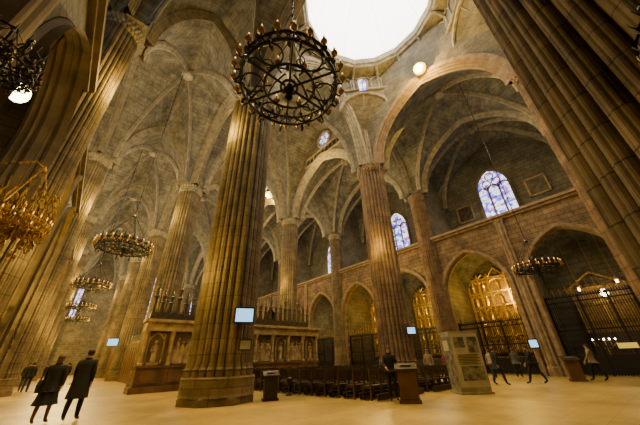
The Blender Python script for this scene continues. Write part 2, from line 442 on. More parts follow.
# ---------------------------------------------------------------- piers
def lobe(t):
    a = abs(sin(12*t)); return .78+.11*a**.5+.10*max(0, cos(4*t))**1.5+.015*abs(sin(36*t))
def make_pier(R, mat):
    e = empty("pier", (0,0,0), "", "pillar")
    b = MB(); k = R/1.28
    b.lathe([(1.42*k,0),(1.42*k,.22),(1.39*k,.26)], 8, fn=lambda t: 1.0)
    b.lathe([(1.39*k,.25),(1.37*k,.30),(1.36*k,.34),(1.36*k,.8),(1.38*k,.84),(1.33*k,.9)], 16)
    b.lathe([(1.34*k,.88),(1.34*k,1.1),(1.37*k,1.14),(1.31*k,1.22),(1.29*k,1.35)], 240, fn=lambda t: .84+.10*abs(sin(12*t))**.5+.06*max(0, cos(4*t))**1.5)
    b.obj("base", mat, e)
    b = MB(); zs = [1.3+i*1.5 for i in range(10)]+[16.3]
    b.lathe([(R,z) for z in zs], 288, fn=lobe, cap=False); b.obj("shaft", mat, e)
    b = MB()
    b.lathe([(R*.98,16.3),(R*1.02,16.38),(R*.95,16.44),(R*.98,16.72),(R*1.04,16.92),(R*1.07,16.98),(R*1.07,17.06),(R*.9,17.1)], 96, fn=lambda t: .90+.10*abs(sin(12*t)))
    for i in range(24):
        t = 2*pi*i/24; b.ball((R*.96*cos(t), R*.96*sin(t), 16.66), (.10,.10,.15), n=6, h=4)
    b.obj("capital", M_ribR if mat is M_pierR else M_rib, e)
    b = MB(); b.lathe([(R*.76,17.05),(R*.70,19),(R*.5,21.5),(R*.4,22.8)], 96, fn=lambda t: .82+.18*abs(sin(8*t)), cap=False); b.obj("springer", M_rib, e)
    return e
P1 = make_pier(1.34, M_pier); P2 = make_pier(.85, M_pier); P1r = make_pier(1.26, M_pierR); P2r = make_pier(.85, M_pierR); P3 = make_pier(1.04, M_pier)
first = {}
def put_pier(src, loc, label):
    if id(src) not in first:
        first[id(src)] = 1; src.location = loc; src["label"] = label; src["group"] = "clustered stone piers"; return src
    return copy_tree(src, loc, label=label)
LAB = "tall clustered grey-brown stone pier with fluted shaft"
for i, y in enumerate(YK[:7]):
    if i == 0: continue
    ya = -1.3 if i == 1 else y
    put_pier(P1 if i <= 2 else P3, (XA, ya, 0), {1: "dark fluted stone pier with iron lantern bracket", 2: "huge clustered stone pier carrying a lit screen"}.get(i, LAB+" beside choir"))
    put_pier(P1r if i <= 2 else P3, (XB, y, 0), "reddish clustered stone pier behind the benches" if i == 2 else LAB+" in arcade")
    put_pier(P2, (XZ, y, 0), "fluted stone pier engaged with the side chapel wall")
    put_pier(P2r if i <= 2 else P2, (XC, y, 0), "reddish engaged stone pier between chapel arches")
# ---------------------------------------------------------------- windows
WN = [0]
def lancet(yzc, w, z0, z1, x, facing, lights=3, mat=None, axis='x', frame=.16):
    WN[0] += 1
    H = w*.75; zsp = z1-H
    def P(a, z, off): return (x+facing*off, yzc+a, z) if axis == 'x' else (yzc+a, x+facing*off, z)
    K = 8; A = [sin(pi/2*k/K) for k in range(-K, K+1)]
    out = [(-w/2, z0)]+[(w/2*a, zsp+H*prof(a)) for a in A]+[(w/2, z0)]
    b = MB(); b.add([P(a, z, .04) for a, z in out], [tuple(range(len(out)))], 0)
    path = [P(a, z, .1) for a, z in out]+[P(-w/2, z0, .1)]
    b.tube(path, frame, 6, 1)
    for k in range(1, lights):
        a = -w/2+w*k/lights; b.tube([P(a, z0, .1), P(a, zsp+.1*H, .1)], .09, 5, 1)
    for k in range(lights):
        c0 = -w/2+w*(k+.5)/lights; hw = w/lights/2
        b.tube([P(c0+hw*a, zsp-.1*H+hw*1.3*prof(a), .1) for a in A], .07, 5, 1)
    for q in range(3):
        cxr = w*.17*cos(pi/2+q*2*pi/3); czr = w*.17*sin(pi/2+q*2*pi/3); rr = w*.13
        b.tube([P(cxr+rr*cos(t*pi/6), zsp+.42*H+czr+rr*sin(t*pi/6), .1) for t in range(12)], .06, 5, 1, closed=True)
    for z in range(1, int((zsp-z0)/1.1)+1): b.tube([P(-w/2, z0+z*1.1, .08), P(w/2, z0+z*1.1, .08)], .03, 4, 1)
    return b.obj("window_%d" % WN[0], [mat or M_glass, M_wxz], kind="structure")
def oculus(x, y, z, r, facing):
    WN[0] += 1; b = MB(); n = 24
    b.add([(x+facing*.02, y+r*cos(2*pi*k/n), z+r*sin(2*pi*k/n)) for k in range(n)], [tuple(range(n))], 0)
    b.tube([(x+facing*.06, y+r*cos(2*pi*k/n), z+r*sin(2*pi*k/n)) for k in range(n)], .2, 6, 1, closed=True)
    for q in range(6):
        t = q*pi/3; c = (y+r*.6*cos(t), z+r*.6*sin(t))
        b.tube([(x+facing*.06, c[0]+r*.3*cos(2*pi*k/10), c[1]+r*.3*sin(2*pi*k/10)) for k in range(10)], .045, 4, 1, closed=True)
    b.obj("window_%d" % WN[0], [M_glass, M_rib], kind="structure")
for i in range(1, 7):
    ym = (YK[i]+YK[i+1])/2
    lancet(ym+(.7 if i == 1 else 0), 3.3, 14.2, 19.9, XR, -1, 3)
    lancet(ym, 2.6, 14.8, 20.6, XL, 1, 2, mat=M_glassb)
    if i > 1:
        oculus(XB-.32, ym-.8, 25.3, 1.05, -1); oculus(XA+.32, ym-.8, 25.3, 1.05, 1)
for xx, w, z0, z1 in ((-1.2,1.2,10,18),(11.2,4,11,22),(7.6,1.6,11,19),(14.8,1.6,11,19),(21.1,2.6,9,17)):
    lancet(xx, w, z0, z1, 79.45, -1, 2 if w < 2 else 3, axis='y')
for sx, sy in ((1,1),(-1,1)):
    WN[0] += 1
    cx_, cy_ = xc+sx*(hx-cut/2-.16), yc+sy*(hy-cut/2-.16)
    b = MB(); H = .55; w = .9; A = [-1,-.8,-.4,0,.4,.8,1]
    out = [(-w/2, -.9)]+[(w/2*a, .4+H*prof(a)) for a in A]+[(w/2, -.9)]
    b.add([(a, 0, z) for a, z in out], [tuple(range(len(out)))], 0)
    b.tube([(a, -.03, z) for a, z in out], .1, 5, 1); b.tube([(0,-.03,-.9),(0,-.03,.7)], .05, 4, 1)
    b.obj("window_%d" % WN[0], [M_glass, M_rib], kind="structure", loc=(cx_, cy_, 26.0), rz=-sx*pi/4)
for i in range(2, 7):
    for X, sg in ((XB, -1), (XA, 1)):
        ym = (YK[i]+YK[i+1])/2-.4; b = MB()
        for k in range(-4, 5):
            yy = ym+k*.7; z0 = 23.0
            b.tube([(X+sg*.38, yy-.35, z0), (X+sg*.38, yy-.35, z0+.75)], .06, 5, 0)
            b.tube([(X+sg*.38, yy-.35+.35*(1+a), z0+.75+.35*prof(a)) for a in (-1,-.7,-.3,0,.3,.7,1)], .06, 5, 0)
            b.box((X+sg*.31, yy, z0+.5), (.04,.54,.95), 1)  # flat black panel painted as the shade inside each niche
        b.box((X+sg*.4, ym, 22.95), (.3, 6.6, .14)); b.box((X+sg*.36, ym, 24.2), (.16, 6.6, .1))
        trim(b, [M_rib, M_black])

for k, (y, z) in enumerate(((10.0, 15.7), (2.9, 15.9))):
    e = empty("painting", (XR-.12, y, z), "dark framed painting on gallery wall", "painting", group="gallery paintings")
    b = MB(); b.box((0,0,0), (.06,1.5,1.7)); b.obj("canvas", M_paint, e)
    b = MB()
    for s_ in (-1, 1): b.box((-.02, s_*.82, 0), (.14,.14,1.98)); b.box((-.02, 0, s_*.92), (.14,1.7,.14))
    b.obj("frame", M_frame, e)

# ---------------------------------------------------------------- chapels fittings
def grille(h, label, ornate=False):
    e = empty("chapel_grille", (0,0,0), label, "iron gate", group="chapel grilles")
    b = MB(); n = 40
    for k in range(n+1):
        y = -2.6+5.2*k/n; b.tube([(0,y,.02),(0,y,h)], .024, 5); b.lathe([(.03,0),(.05,.08),(.005,.28)], 5, c=(0,y,h-.02))
        if ornate and k < n:
            for z in (1.5, h*.62, h-.7): b.tube([(0,y+.065+.05*cos(q*pi/4),z+.1*sin(q*pi/4)) for q in range(8)], .012, 4, closed=True)
    b.obj("bars", M_iron, e)
    b = MB()
    for z in (.12, 1.1, h*.55, h-.35, h-.02): b.box((0,0,z), (.07,5.24,.08))
    b.box((0,0,.6), (.04,5.2,.9))
    for y in (-2.58,-.75,.75,2.58): b.box((0,y,h/2), (.12,.12,h+.2))
    b.obj("frame", M_iron, e)
    b = MB()
    for k in range(13):
        y = -2.4+4.8*k/12; hh = .5+.6*max(0, 1-abs(y)/1.6)
        b.tube([(0,y+.16*cos(t)*(1-t/7), h+.15+hh*.3+.16*sin(t)*(1-t/7)) for t in [q*.6 for q in range(11)]], .022, 4)
        b.tube([(0,y,h),(0,y,h+hh)], .025, 4); b.ball((0,y,h+hh), .06, n=6, h=4)
    b.obj("crest", M_goldd, e)
    return e
G1 = grille(3.7, "black wrought-iron chapel grille with gilded crest"); G2 = grille(4.8, "tall ornate black wrought-iron grille closing a chapel", True)

def altarpiece():
    e = empty("altarpiece", (0,0,0), "gilded gothic altarpiece inside side chapel", "altarpiece", group="chapel altarpieces")
    b = MB(); b.box((-.7,0,.55), (1.1,3.6,1.1)); b.box((-.7,0,1.14), (1.3,3.9,.1)); b.box((-.2,0,.1),(2.2,4.8,.2)); b.obj("altar_table", M_marble, e)
    b = MB(); b.box((0,0,4.8), (.16,5.7,6.8)); b.obj("back_panel", M_goldd, e)
    b = MB()
    ys = (-2.8,-1.75,-.8,.8,1.75,2.8)
    for y in ys:
        b.box((-.14,y,4.9), (.22,.16,6.9)); b.lathe([(.12,0),(.14,.15),(.01,.5)], 6, c=(-.14,y,8.3))
    for z in (1.6,2.9,4.2,5.5,6.8,8.2): b.box((-.14,0,z), (.26,5.8,.13))
    for c, w in ((-2.27,.48),(-1.27,.42),(0,.75),(1.27,.42),(2.27,.48)):
        for z in (2.5,3.8,5.1,6.4,7.75):
            b.tube([(-.18,c+w*.9*a,z+.3*prof(a)-.02) for a in (-1,-.8,-.5,-.2,0,.2,.5,.8,1)], .055, 5)
            for q in (-.5, 0, .5): b.ball((-.16,c+w*q,z+.12), (.06,.07,.07), n=6, h=4)
        b.tube([(-.14,c-w,8.2),(-.14,c,8.2+(.9 if c == 0 else .45)),(-.14,c+w,8.2)], .07, 5)
    b.obj("tracery", M_gold, e)
    for c in (-2.27,-1.27,0,1.27,2.27):
        for z in (1.68,2.98,4.28,5.58,6.88):
            s_ = .92 if c == 0 else .82
            b = MB(); b.lathe([(.24*s_,0),(.17*s_,.5*s_),(.22*s_,.75*s_),(.06,.88*s_)], 8); b.ball((0,0,1.0*s_), .11*s_, n=8, h=5)
            b.obj("carved_figure", M_gold, e, loc=(-.28,c,z))
    return e
AP = altarpiece()
firstG1 = firstAP = True
for i in range(1, 6):
    y0, y1 = YK[i], YK[i+1]; ym = (y0+y1)/2
    for j, (ya, yb) in enumerate(((y0, ym), (ym, y1))):
        c = (ya+yb)/2
        if i == 1 and j == 0: G2.location = (XC+.95, c, 0)
        elif firstG1: G1.location = (XC+.95, c, 0); firstG1 = False
        else: copy_tree(G1, (XC+.95, c, 0))
        if i >= 2: copy_tree(G1, (XZ-.95, c, 0))
        if i == 1 and j == 0: pass
        elif firstAP: AP.location = (XR-.15, c, 0); firstAP = False
        elif i < 4: copy_tree(AP, (XR-.15, c, 0))
        if 2 <= i < 4: copy_tree(AP, (XL+.15, c, 0), rz=pi)

e = empty("retable", (XR-.2, 2.45, 0), "dark carved wooden retable with gilded crucifix", "altarpiece")
b = MB(); b.box((-.6,0,.6), (1.0,3.0,1.2)); b.box((-.1,0,1.9), (.2,3.4,1.4)); b.obj("altar_table", M_redm, e)
b = MB()
for y in (-1.6,1.6): b.lathe([(.2,2.6),(.14,2.8),(.12,5.4),(.2,5.6)], 12, c=(-.2,y,0))
b.box((-.1,0,5.75), (.4,3.8,.3)); b.box((0,0,4.1), (.1,3.0,3.0)); b.tube([(-.2,-1.7,5.9),(-.2,0,7.0),(-.2,1.7,5.9)], .12, 6); b.obj("frame", M_goldd, e)
b = MB(); b.box((-.15,0,4.2), (.08,.14,2.2)); b.box((-.15,0,4.7), (.08,1.2,.14)); b.obj("crucifix", M_gold, e)

# ---------------------------------------------------------------- choir screen (marble)
def choir():
    e = empty("choir_screen", (0,0,0), "carved brown marble choir screen with relief panels and colonnettes", "choir screen")
    x0, x1, Y = 3.3, 16.4, 20.0
    b = MB(); b.box(((x0+x1)/2, Y+.3, .15), (x1-x0+.3, 1.3, .3)); b.box(((x0+x1)/2, Y+.3, .75), (x1-x0, 1.0, .95))
    b.box(((x0+x1)/2, Y+.3, 1.27), (x1-x0+.15, 1.15, .12))
    n = 9
    for k in range(n):
        xm = x0+(x1-x0)*(k+.5)/n; b.box((xm, Y-.23, .75), (1.0,.06,.6))
    b.obj("base", M_redm, e)
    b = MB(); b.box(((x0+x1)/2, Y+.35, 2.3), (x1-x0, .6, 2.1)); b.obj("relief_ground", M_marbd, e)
    for k in range(n+1):
        x = x0+.12+(x1-x0-.24)*k/n
        b = MB()
        b.lathe([(.15,0),(.15,.1),(.1,.15),(.09,1.5),(.11,1.55),(.17,1.75),(.17,1.82)], 12)
        b.box((0, .14, .92), (.24,.12,1.9))
        b.obj("colonnette", M_marble, e, loc=(x, Y-.12, 1.33))
    b = MB()
    b.box(((x0+x1)/2, Y+.1, 3.26), (x1-x0+.1,.8,.22)); b.box(((x0+x1)/2, Y+.1, 3.5), (x1-x0+.0,.7,.28)); b.box(((x0+x1)/2, Y+.05, 3.72), (x1-x0+.35,.95,.16))
    for k in range(60): b.box((x0+.1+(x1-x0-.2)*k/59, Y-.33, 3.6), (.09,.1,.08))
    b.obj("cornice", M_marble, e)
    rnd = random.Random(3)
    for k in range(n):
        xm = x0+(x1-x0)*(k+.5)/n; b = MB()
        if k % 2 == 0:
            b.lathe([(.18,0),(.15,.4),(.18,.7),(.15,.85),(.06,.93)], 10, c=(xm, Y+.04, 1.5)); b.ball((xm, Y+.0, 2.55), (.09,.10,.12), n=8, h=6)
            b.tube([(xm-.16,Y,2.3),(xm-.2,Y-.1,2.05),(xm+.05,Y-.14,2.1)], [.05,.05,.04], 6)
            b.box((xm, Y+.0, 1.42), (.6,.2,.16))
            for s_ in (-.42, .42): b.box((xm+s_, Y+.02, 2.2), (.08,.12,1.6))
            b.tube([(xm+.42*a, Y-.0, 2.65+.4*cos(a*pi/2)) for a in (-1,-.7,-.35,0,.35,.7,1)], .06, 6)
            for a in (-.3,-.1,.1,.3): b.ball((xm+a, Y, 3.02), (.06,.06,.06), n=6, h=4)
        else:
            for q in range(8):
                fx = xm-.50+.14*q; fh = rnd.uniform(.8, 1.35); fy = Y+.03+rnd.uniform(-.05,.02)
                b.lathe([(.12,0),(.08,fh*.5),(.11,fh*.8),(.04,fh*.92)], 8, c=(fx, fy, 1.38)); b.ball((fx+rnd.uniform(-.03,.03), fy-.03, 1.38+fh*1.0), .07, n=7, h=5)
                b.tube([(fx,fy-.05,1.38+fh*.75),(fx+rnd.uniform(-.2,.2),fy-.10,1.38+fh*rnd.uniform(.5,1.1))], .035, 5)
        b.obj("relief_panel", M_marble, e)
    b = MB(); b.box(((x0+x1)/2, Y+1.0, 4.05), (x1-x0-.4, .3, .6)); b.obj("stall_canopy", M_wood, e)
    for k in range(27):
        x = x0+.3+(x1-x0-.6)*k/26; h = 2.6 if k % 3 == 0 else 1.8
        b = MB()
        b.lathe([(.13,0),(.13,h*.4),(.20,h*.43),(.11,h*.48),(.12,h*.62),(.16,h*.65),(.06,h*.7),(.01,h)], 6)
        for q in (.5,.58,.74,.84): b.ball((0,0,h*q), (.18*(1.15-q),.18*(1.15-q),.04), n=6, h=4)
        b.tube([(-.22,0,.15),(0,0,.6),(.22,0,.15)], .03, 4)
        b.obj("pinnacle", M_wood, e, loc=(x, Y+.9, 4.2))
choir()
for i in (3, 4, 5):
    for X in (XA, XB):
        e = empty("choir_enclosure_wall", (X, (YK[i]+YK[i+1])/2, 0), "dark carved wooden choir enclosure between stone piers", "choir screen", group="choir enclosure")
        b = MB(); b.box((0,0,1.6), (.4,9.8,3.2)); b.box((0,0,3.25), (.55,9.9,.16)); b.box((0,0,.15), (.6,9.9,.3))
        for k in range(9): b.box((-.21,-4.4+k*1.1,1.8), (.06,.8,2.2)); b.box((.21,-4.4+k*1.1,1.8), (.06,.8,2.2))
        b.obj("panelling", M_redm, e)
        b = MB(); b.box((0,0,3.38), (.2,9.8,.12))
        for k in range(20):
            h = 1.4 if k % 3 == 0 else .8; b.lathe([(.1,0),(.1,h*.5),(.14,h*.55),(.01,h)], 6, c=(0,-4.75+k*.5,3.4))
        b.obj("cresting", M_wood, e)

# ---------------------------------------------------------------- chandeliers
def chandelier_base(name="chandelier", iron=None, bulb=None, cup=None, tangle=False):
    iron = iron or M_iron; bulb = bulb or M_bulb
    e = empty(name, (0,0,0), "", "chandelier")
    b = MB()
    b.ring(1.38,.045,0,48); b.ring(1.38,.045,.34,48)
    for k in range(36):
        t = 2*pi*k/36; b.tube([(1.38*cos(t),1.38*sin(t),0),(1.38*cos(t+.17),1.38*sin(t+.17),.34)], .022, 4)
        b.tube([(1.38*cos(t),1.38*sin(t),.34),(1.38*cos(t+.17),1.38*sin(t+.17),0)], .022, 4)
        if k % 2 == 0: b.lathe([(.05,0),(.09,.1),(.04,.16),(.01,.42)], 5, c=(1.38*cos(t),1.38*sin(t),.36))
    for k in range(12):
        t = 2*pi*k/12+.13
        b.tube([((1.38+r)*cos(t),(1.38+r)*sin(t),z) for r, z in ((0,0),(.1,-.2),(.02,-.33),(-.1,-.26),(-.06,-.16))], .03, 5)
    if tangle:
        rn = random.Random(8)
        for k in range(60):
            t = rn.uniform(0, 2*pi); r = rn.uniform(.3, 1.6); z = rn.uniform(-.9, 1.2); q = rn.uniform(.12,.32)
            b.tube([(r*cos(t)+q*cos(w)*(1-w/9)*cos(t), r*sin(t)+q*cos(w)*(1-w/9)*sin(t), z+q*sin(w)*(1-w/9)) for w in [u*.55 for u in range(14)]], .035, 4)
        for k in range(16):
            t = 2*pi*k/16; b.tube([(1.38*cos(t),1.38*sin(t),.3),(1.5*cos(t),1.5*sin(t),.8),(1.2*cos(t),1.2*sin(t),1.2),(1.3*cos(t),1.3*sin(t),1.6)], [.04,.05,.04,.01], 5)
    b.obj("outer_ring", iron, e)
    b = MB(); b.ring(.72,.04,.02,32); b.ring(.24,.04,.02,16)
    for k in range(6):
        t = 2*pi*k/6
        b.tube([(.1*cos(t),.1*sin(t),.0),(1.38*cos(t),1.38*sin(t),.02)], .036, 5)
        c = (1.04*cos(t+pi/6), 1.04*sin(t+pi/6)); b.ring(.30,.026,.02,16,5,c=c)
        b.tube([(.72*cos(t),.72*sin(t),.02),(.5*cos(t),.5*sin(t),.5),(.15*cos(t),.15*sin(t),.75)], .03, 5)
        b.tube([(1.38*cos(t),1.38*sin(t),.02),(1.1*cos(t),1.1*sin(t),.35),(.75*cos(t),.75*sin(t),.3),(.72*cos(t),.72*sin(t),.05)], .03, 5)
        tt = t+.26
        b.tube([((.85+.16*cos(w)*(1-w/8))*cos(tt)-(.16*sin(w)*(1-w/8))*sin(tt), (.85+.16*cos(w)*(1-w/8))*sin(tt)+(.16*sin(w)*(1-w/8))*cos(tt), .04) for w in [u*.6 for u in range(12)]], .02, 4)
    b.lathe([(.02,-.55),(.12,-.42),(.05,-.3),(.16,-.15),(.16,0),(.07,.15),(.06,.8),(.14,.9),(.04,1.05)], 12)
    b.obj("frame", iron, e)
    b = MB()
    for k in range(6):
        t = 2*pi*k/6; b.tube([(1.38*cos(t),1.38*sin(t),.3),(.12*cos(t),.12*sin(t),2.3)], .02, 4)
    b.lathe([(.14,2.25),(.16,2.35),(.05,2.5)], 10); b.obj("stay_chains", iron, e)
    hb = MB(); hb.tube([(-.22,0,-.1),(-.05,0,-.16),(0,0,-.02)], .025, 5, 0)
    hb.lathe([(.03,-.05),(.085,.0),(.095,.05),(.04,.06)], 10, 3); hb.lathe([(.034,.05),(.034,.24)], 8, 1); hb.lathe([(.016,.24),(.026,.28),(.005,.35)], 6, 2)
    h0 = hb.obj("candle_holder", [iron, M_wax if bulb is M_bulb else M_bulbdim, bulb, cup or (M_goldcup if bulb is M_bulb else M_redcup)], e)
    hs = [(1.58, k, 24) for k in range(24)]+[(.72, k+.5, 6) for k in range(6)]
    for n_, (r, k, N) in enumerate(hs):
        t = 2*pi*k/N
        h = h0 if n_ == 0 else h0.copy()
        if n_: COL.objects.link(h); h.parent = e
        h.location = (r*cos(t), r*sin(t), .12); h.rotation_euler = (0,0,t)
    return e
CH = chandelier_base()
def add_chain(e, L, s=1):
    b = MB(); n = int(L/.5)
    b.tube([(0,0,2.4),(0,0,2.4+L)], .022/s, 4)
    for k in range(n): b.ball((0,0,2.5+k*.5), (.05,.05,.12), n=5, h=4)
    b.obj("chain", M_iron, e)
CHK = {CH: list(CH.children)}
def put_ch(loc, D, label, ztop, src=CH, firstc=[]):
    s = D/3.2
    if src not in firstc: firstc.append(src); e = src; e.location = loc; e.scale = (s,)*3; e["label"] = label
    else:
        e = src.copy(); COL.objects.link(e); e.location = loc; e.scale = (s,)*3; e["label"] = label
        for ch in CHK[src]:
            c = ch.copy(); COL.objects.link(c); c.parent = e
    e["group"] = "wrought-iron ring chandeliers"
    return e, s, ztop
lst = []
lst.append(put_ch((2.6,4.15,7.9), 3.0, "large black wrought-iron ring chandelier with glowing candles", 24.0))
lst.append(put_ch((.9,19.2,7.5), 3.0, "black iron ring chandelier hanging in the aisle", 24.3))
lst.append(put_ch((.1,32.6,7.8), 3.0, "smaller-looking iron ring chandelier in the aisle", 24.3))
lst.append(put_ch((-.1,46,7.8), 3.0, "iron ring chandelier far down the aisle", 24.3))
lst.append(put_ch((.0,59.4,7.8), 3.0, "iron ring chandelier far down the aisle", 24.3))
lst.append(put_ch((21.4,3.9,6.0), 2.6, "iron ring chandelier hanging before the chapels", 24.3))
for e, s, zt in lst:
    add_chain(e, (zt-e.location.z)/s-2.4, s)
CG = chandelier_base(iron=M_ironlit, cup=M_ironlit, tangle=True)
CG.location = (-1.8,8.9,4.2); CG.scale = (.40,.40,.72); CG["label"] = "tangled gilded candle crown bracketed to the chapel wall"
b = MB(); b.tube([(0,0,2.4),(-.5,0,2.6),(-1.7,0,2.2)], .05, 6); b.obj("bracket", M_ironlit, CG)
CD = chandelier_base(bulb=M_bulbdim, tangle=True)
CD.location = (3.05,-1.2,3.45); CD.scale = (.30,)*3; CD["label"] = "unlit black iron candle crown bracketed to a pier"
b = MB(); b.tube([(0,0,2.4),(1.0,-.3,2.8),(2.2,-.5,2.4)], .05, 6); b.obj("bracket", M_iron, CD)
CD2 = copy_tree(CD, (-2.05,4.75,5.2), rz=pi, scale=.34, label="dark iron candle crown bracketed to the chapel wall")

# ---------------------------------------------------------------- lamps visible, one standing in for a window
def flood(loc, r=.22, mat=M_lamp, label="glowing yellow floodlight fixed at the arch crown"):
    e = empty("floodlight", loc, label, "lamp", group="arch floodlights")
    b = MB(); b.ball((0,0,0), r, n=16, h=10); b.obj("lamp_glass", mat, e, smooth=True)
    b = MB(); b.tube([(.1,0,.1),(.35,0,.35),(.6,0,.5)], .05, 6); b.lathe([(r*1.05,.05),(r*1.1,.1),(r*.5,r*1.2)], 14); b.obj("lamp_housing", M_iron, e)
flood((16.3,5.2,23.2), .52); flood((16.0,29.6,22.6), .62); flood((4.3,46,22.5), .2)
e = empty("hanging_lantern", (-3.0, 8.9, 7.95), "added white lamp hanging in place of a bright window", "lamp")  # lamp added to stand in for a bright window
b = MB(); b.ball((0,0,0), (.22,.22,.3), n=14, h=8); b.obj("lamp_glass", M_lampw, e, smooth=True)
b = MB(); b.lathe([(.1,.2),(.2,.3),(.05,.5)], 12); b.tube([(0,0,.4),(0,0,2.9)], .02, 4); b.obj("lamp_mount", M_iron, e)

# ---------------------------------------------------------------- benches
def pew(L):
    e = empty("pew", (0,0,0), "dark wooden pew with slatted back", "bench", group="rows of wooden pews")
    b = MB(); b.box((0,0,.44), (L,.42,.04)); b.obj("seat", M_pew, e)
    b = MB(); b.box((0,-.24,.93), (L,.05,.07)); b.box((0,-.22,.6), (L,.03,.05))
    n = int(L/.14)
    for k in range(n): b.box((-L/2+.07+k*.14+.02,-.23,.75), (.04,.025,.32))
    b.obj("backrest", M_pew, e)
    for q in range(6):
        x = -L/2+L*q/5
        b = MB(); b.box((x,.17,.22), (.05,.05,.44)); b.box((x,-.23,.5), (.06,.06,1.0)); b.box((x,-.02,.40), (.04,.4,.05)); b.box((x,-.02,.12), (.03,.4,.03)); b.obj("leg", M_pew, e)
    b = MB(); b.box((0,-.5,.2), (L,.14,.04)); b.box((0,-.5,.1), (L,.03,.16)); b.obj("kneeler", M_wood, e)
    return e
PW = pew(3.0); firstp = True
rows = [(10.5-.07*k, 8.1+.78*k) for k in range(14)]+[(14.1, 8.0+.8*k) for k in range(13)]
for x, y in rows:
    if firstp: PW.location = (x,y,0); firstp = False
    else: copy_tree(PW, (x,y,0))

# ---------------------------------------------------------------- furniture
def lectern(loc, rz, label, s=1, mat=None):
    e = empty("lectern", loc, label, "lectern", rz=rz, scale=s); mat = mat or M_wood2
    b = MB(); b.box((0,0,.05), (.72,.6,.1)); b.box((0,0,.52), (.6,.48,.86)); 
    for sx in (-.27,.27): b.box((sx,-.25,.52), (.06,.03,.86))
    b.box((0,-.25,.9), (.6,.03,.06)); b.box((0,-.25,.16), (.6,.03,.08)); b.obj("body", mat, e)
    b = MB(); b.add([(-.38,-.34,.96),(.38,-.34,.96),(.38,.3,1.14),(-.38,.3,1.14),(-.38,-.34,1.0),(.38,-.34,1.0),(.38,.3,1.18),(-.38,.3,1.18)], [(0,3,2,1),(4,5,6,7),(0,1,5,4),(1,2,6,5),(2,3,7,6),(3,0,4,7)])
    b.obj("slanted_top", M_wood, e)
    b = MB(); b.box((.0,.02,1.12), (.36,.26,.02)); b.obj("paper", M_panel2, e)
CAMYAW = -radians(40.8)
lectern((9.45,6.55,0), CAMYAW-.25, "brown wooden lectern standing before the pews")
lectern((21.2,4.1,0), CAMYAW-.5, "small wooden lectern near the chapel gates")
lectern((6.75,11.2,0), CAMYAW+.3, "dark wooden offering desk beside the great pier", s=.86, mat=M_wood)

e = empty("information_display", (13.1,6.1,0), "tall grey exhibition display box with photo panels", "display stand", rz=CAMYAW-.43+.45)
b = MB(); b.box((0,0,1.12), (1.2,.9,2.2)); b.box((0,0,.04), (1.3,1.0,.08)); b.box((0,0,2.25), (1.25,.95,.06)); b.obj("box_body", M_panel, e)
b = MB(); b.box((0,-.46,1.22), (1.12,.02,1.95)); b.obj("front_panel", M_panel2, e)
for (px, pz, pw, ph) in ((.28,1.75,.44,.6),(-.26,1.85,.44,.4),(.05,.72,.9,.5)):
    b = MB(); b.box((px,-.475,pz), (pw,.02,ph)); b.obj("front_picture", M_panelimg, e)
b = MB(); b.box((-.61,0,1.2), (.02,.78,1.8)); b.obj("side_panel", M_panelimg, e)
b = MB(); b.box((-.625,.05,1.75), (.02,.5,.4)); b.obj("side_picture", M_panel2, e)
b = MB()
for k in range(7): b.box((.0-(k % 2)*.05,-.475,1.38-k*.055), (.9-(k % 2)*.1,.012,.018))
b.obj("printed_lines", M_wood, e)

def monitor(loc, rz, w, h, label):
    e = empty("wall_screen", loc, label, "screen", rz=rz, group="information screens")
    b = MB(); b.box((0,.04,0), (w+.12,.08,h+.12)); b.obj("casing", M_black, e)
    b = MB(); b.box((0,-.008,0), (w,.02,h)); b.obj("display", M_screen, e)
    b = MB(); b.tube([(0,.08,-.1),(0,.3,-.1)], .05, 6); b.box((0,.3,-.1), (.3,.04,.3)); b.obj("bracket", M_black, e)
monitor((5.15,10.85,3.03), CAMYAW+.35, .68,.5, "lit blue screen mounted on the great pier")
monitor((17.1,10.95,2.9), CAMYAW, .5,.38, "small lit screen on the reddish pier")
monitor((2.8,30,3.1), CAMYAW+.5, .7,.5, "small lit screen hung by the choir")
monitor((24.5,6.35,1.95), CAMYAW-.5, .45,.45, "small lit screen between the chapel gates")
e = empty("notice_board", (5.35,10.93,1.95), "small framed notice on the great pier", "notice", rz=CAMYAW+.35)
b = MB(); b.box((0,.03,0), (.5,.05,.4)); b.obj("frame", M_wood, e)
b = MB(); b.box((0,-.002,0), (.40,.02,.30)); b.obj("sheet", M_panel, e)
e = empty("floor_spotlight", (8.2,12.0,0), "small black floor spotlight on a stand", "lamp", rz=.3)
b = MB(); b.lathe([(.16,0),(.16,.04),(.03,.07),(.025,.4)], 14); b.obj("stand", M_black, e)
b = MB(); b.lathe([(.08,-.14),(.13,0),(.13,.16),(.06,.2)], 14, c=(0,0,.5)); b.obj("lamp_head", M_black, e)
e = empty("yellow_sign", (23.0,1.75,0), "yellow information sign on a black post", "sign", rz=CAMYAW-.5)
b = MB(); b.lathe([(.2,0),(.2,.04),(.03,.06),(.025,1.5)], 12); b.obj("post", M_black, e)
b = MB(); b.box((0,-.04,1.6), (.8,.04,.26)); b.obj("board", M_yellow, e)
for k, (lx, ly, lz, r) in enumerate(((27.3,1.9,4.9,.22),(27.6,3.1,5.4,.10),(27.2,1.0,5.5,.09))):
    e = empty("hanging_lantern", (lx,ly,lz), "brightly lit hanging lamp inside the chapel", "lamp", group="chapel hanging lamps")
    b = MB(); b.ball((0,0,0), (r,r,r*1.2), n=14, h=8); b.obj("lamp_glass", M_lampw, e, smooth=True)
    b = MB(); b.lathe([(.1,r),(.2,r+.05),(.05,r+.25)], 12); b.tube([(0,0,r+.2),(0,0,9.0-lz)], .02, 4); b.ring(r*1.3,.025,0,20,5); b.obj("lamp_mount", M_goldd, e)
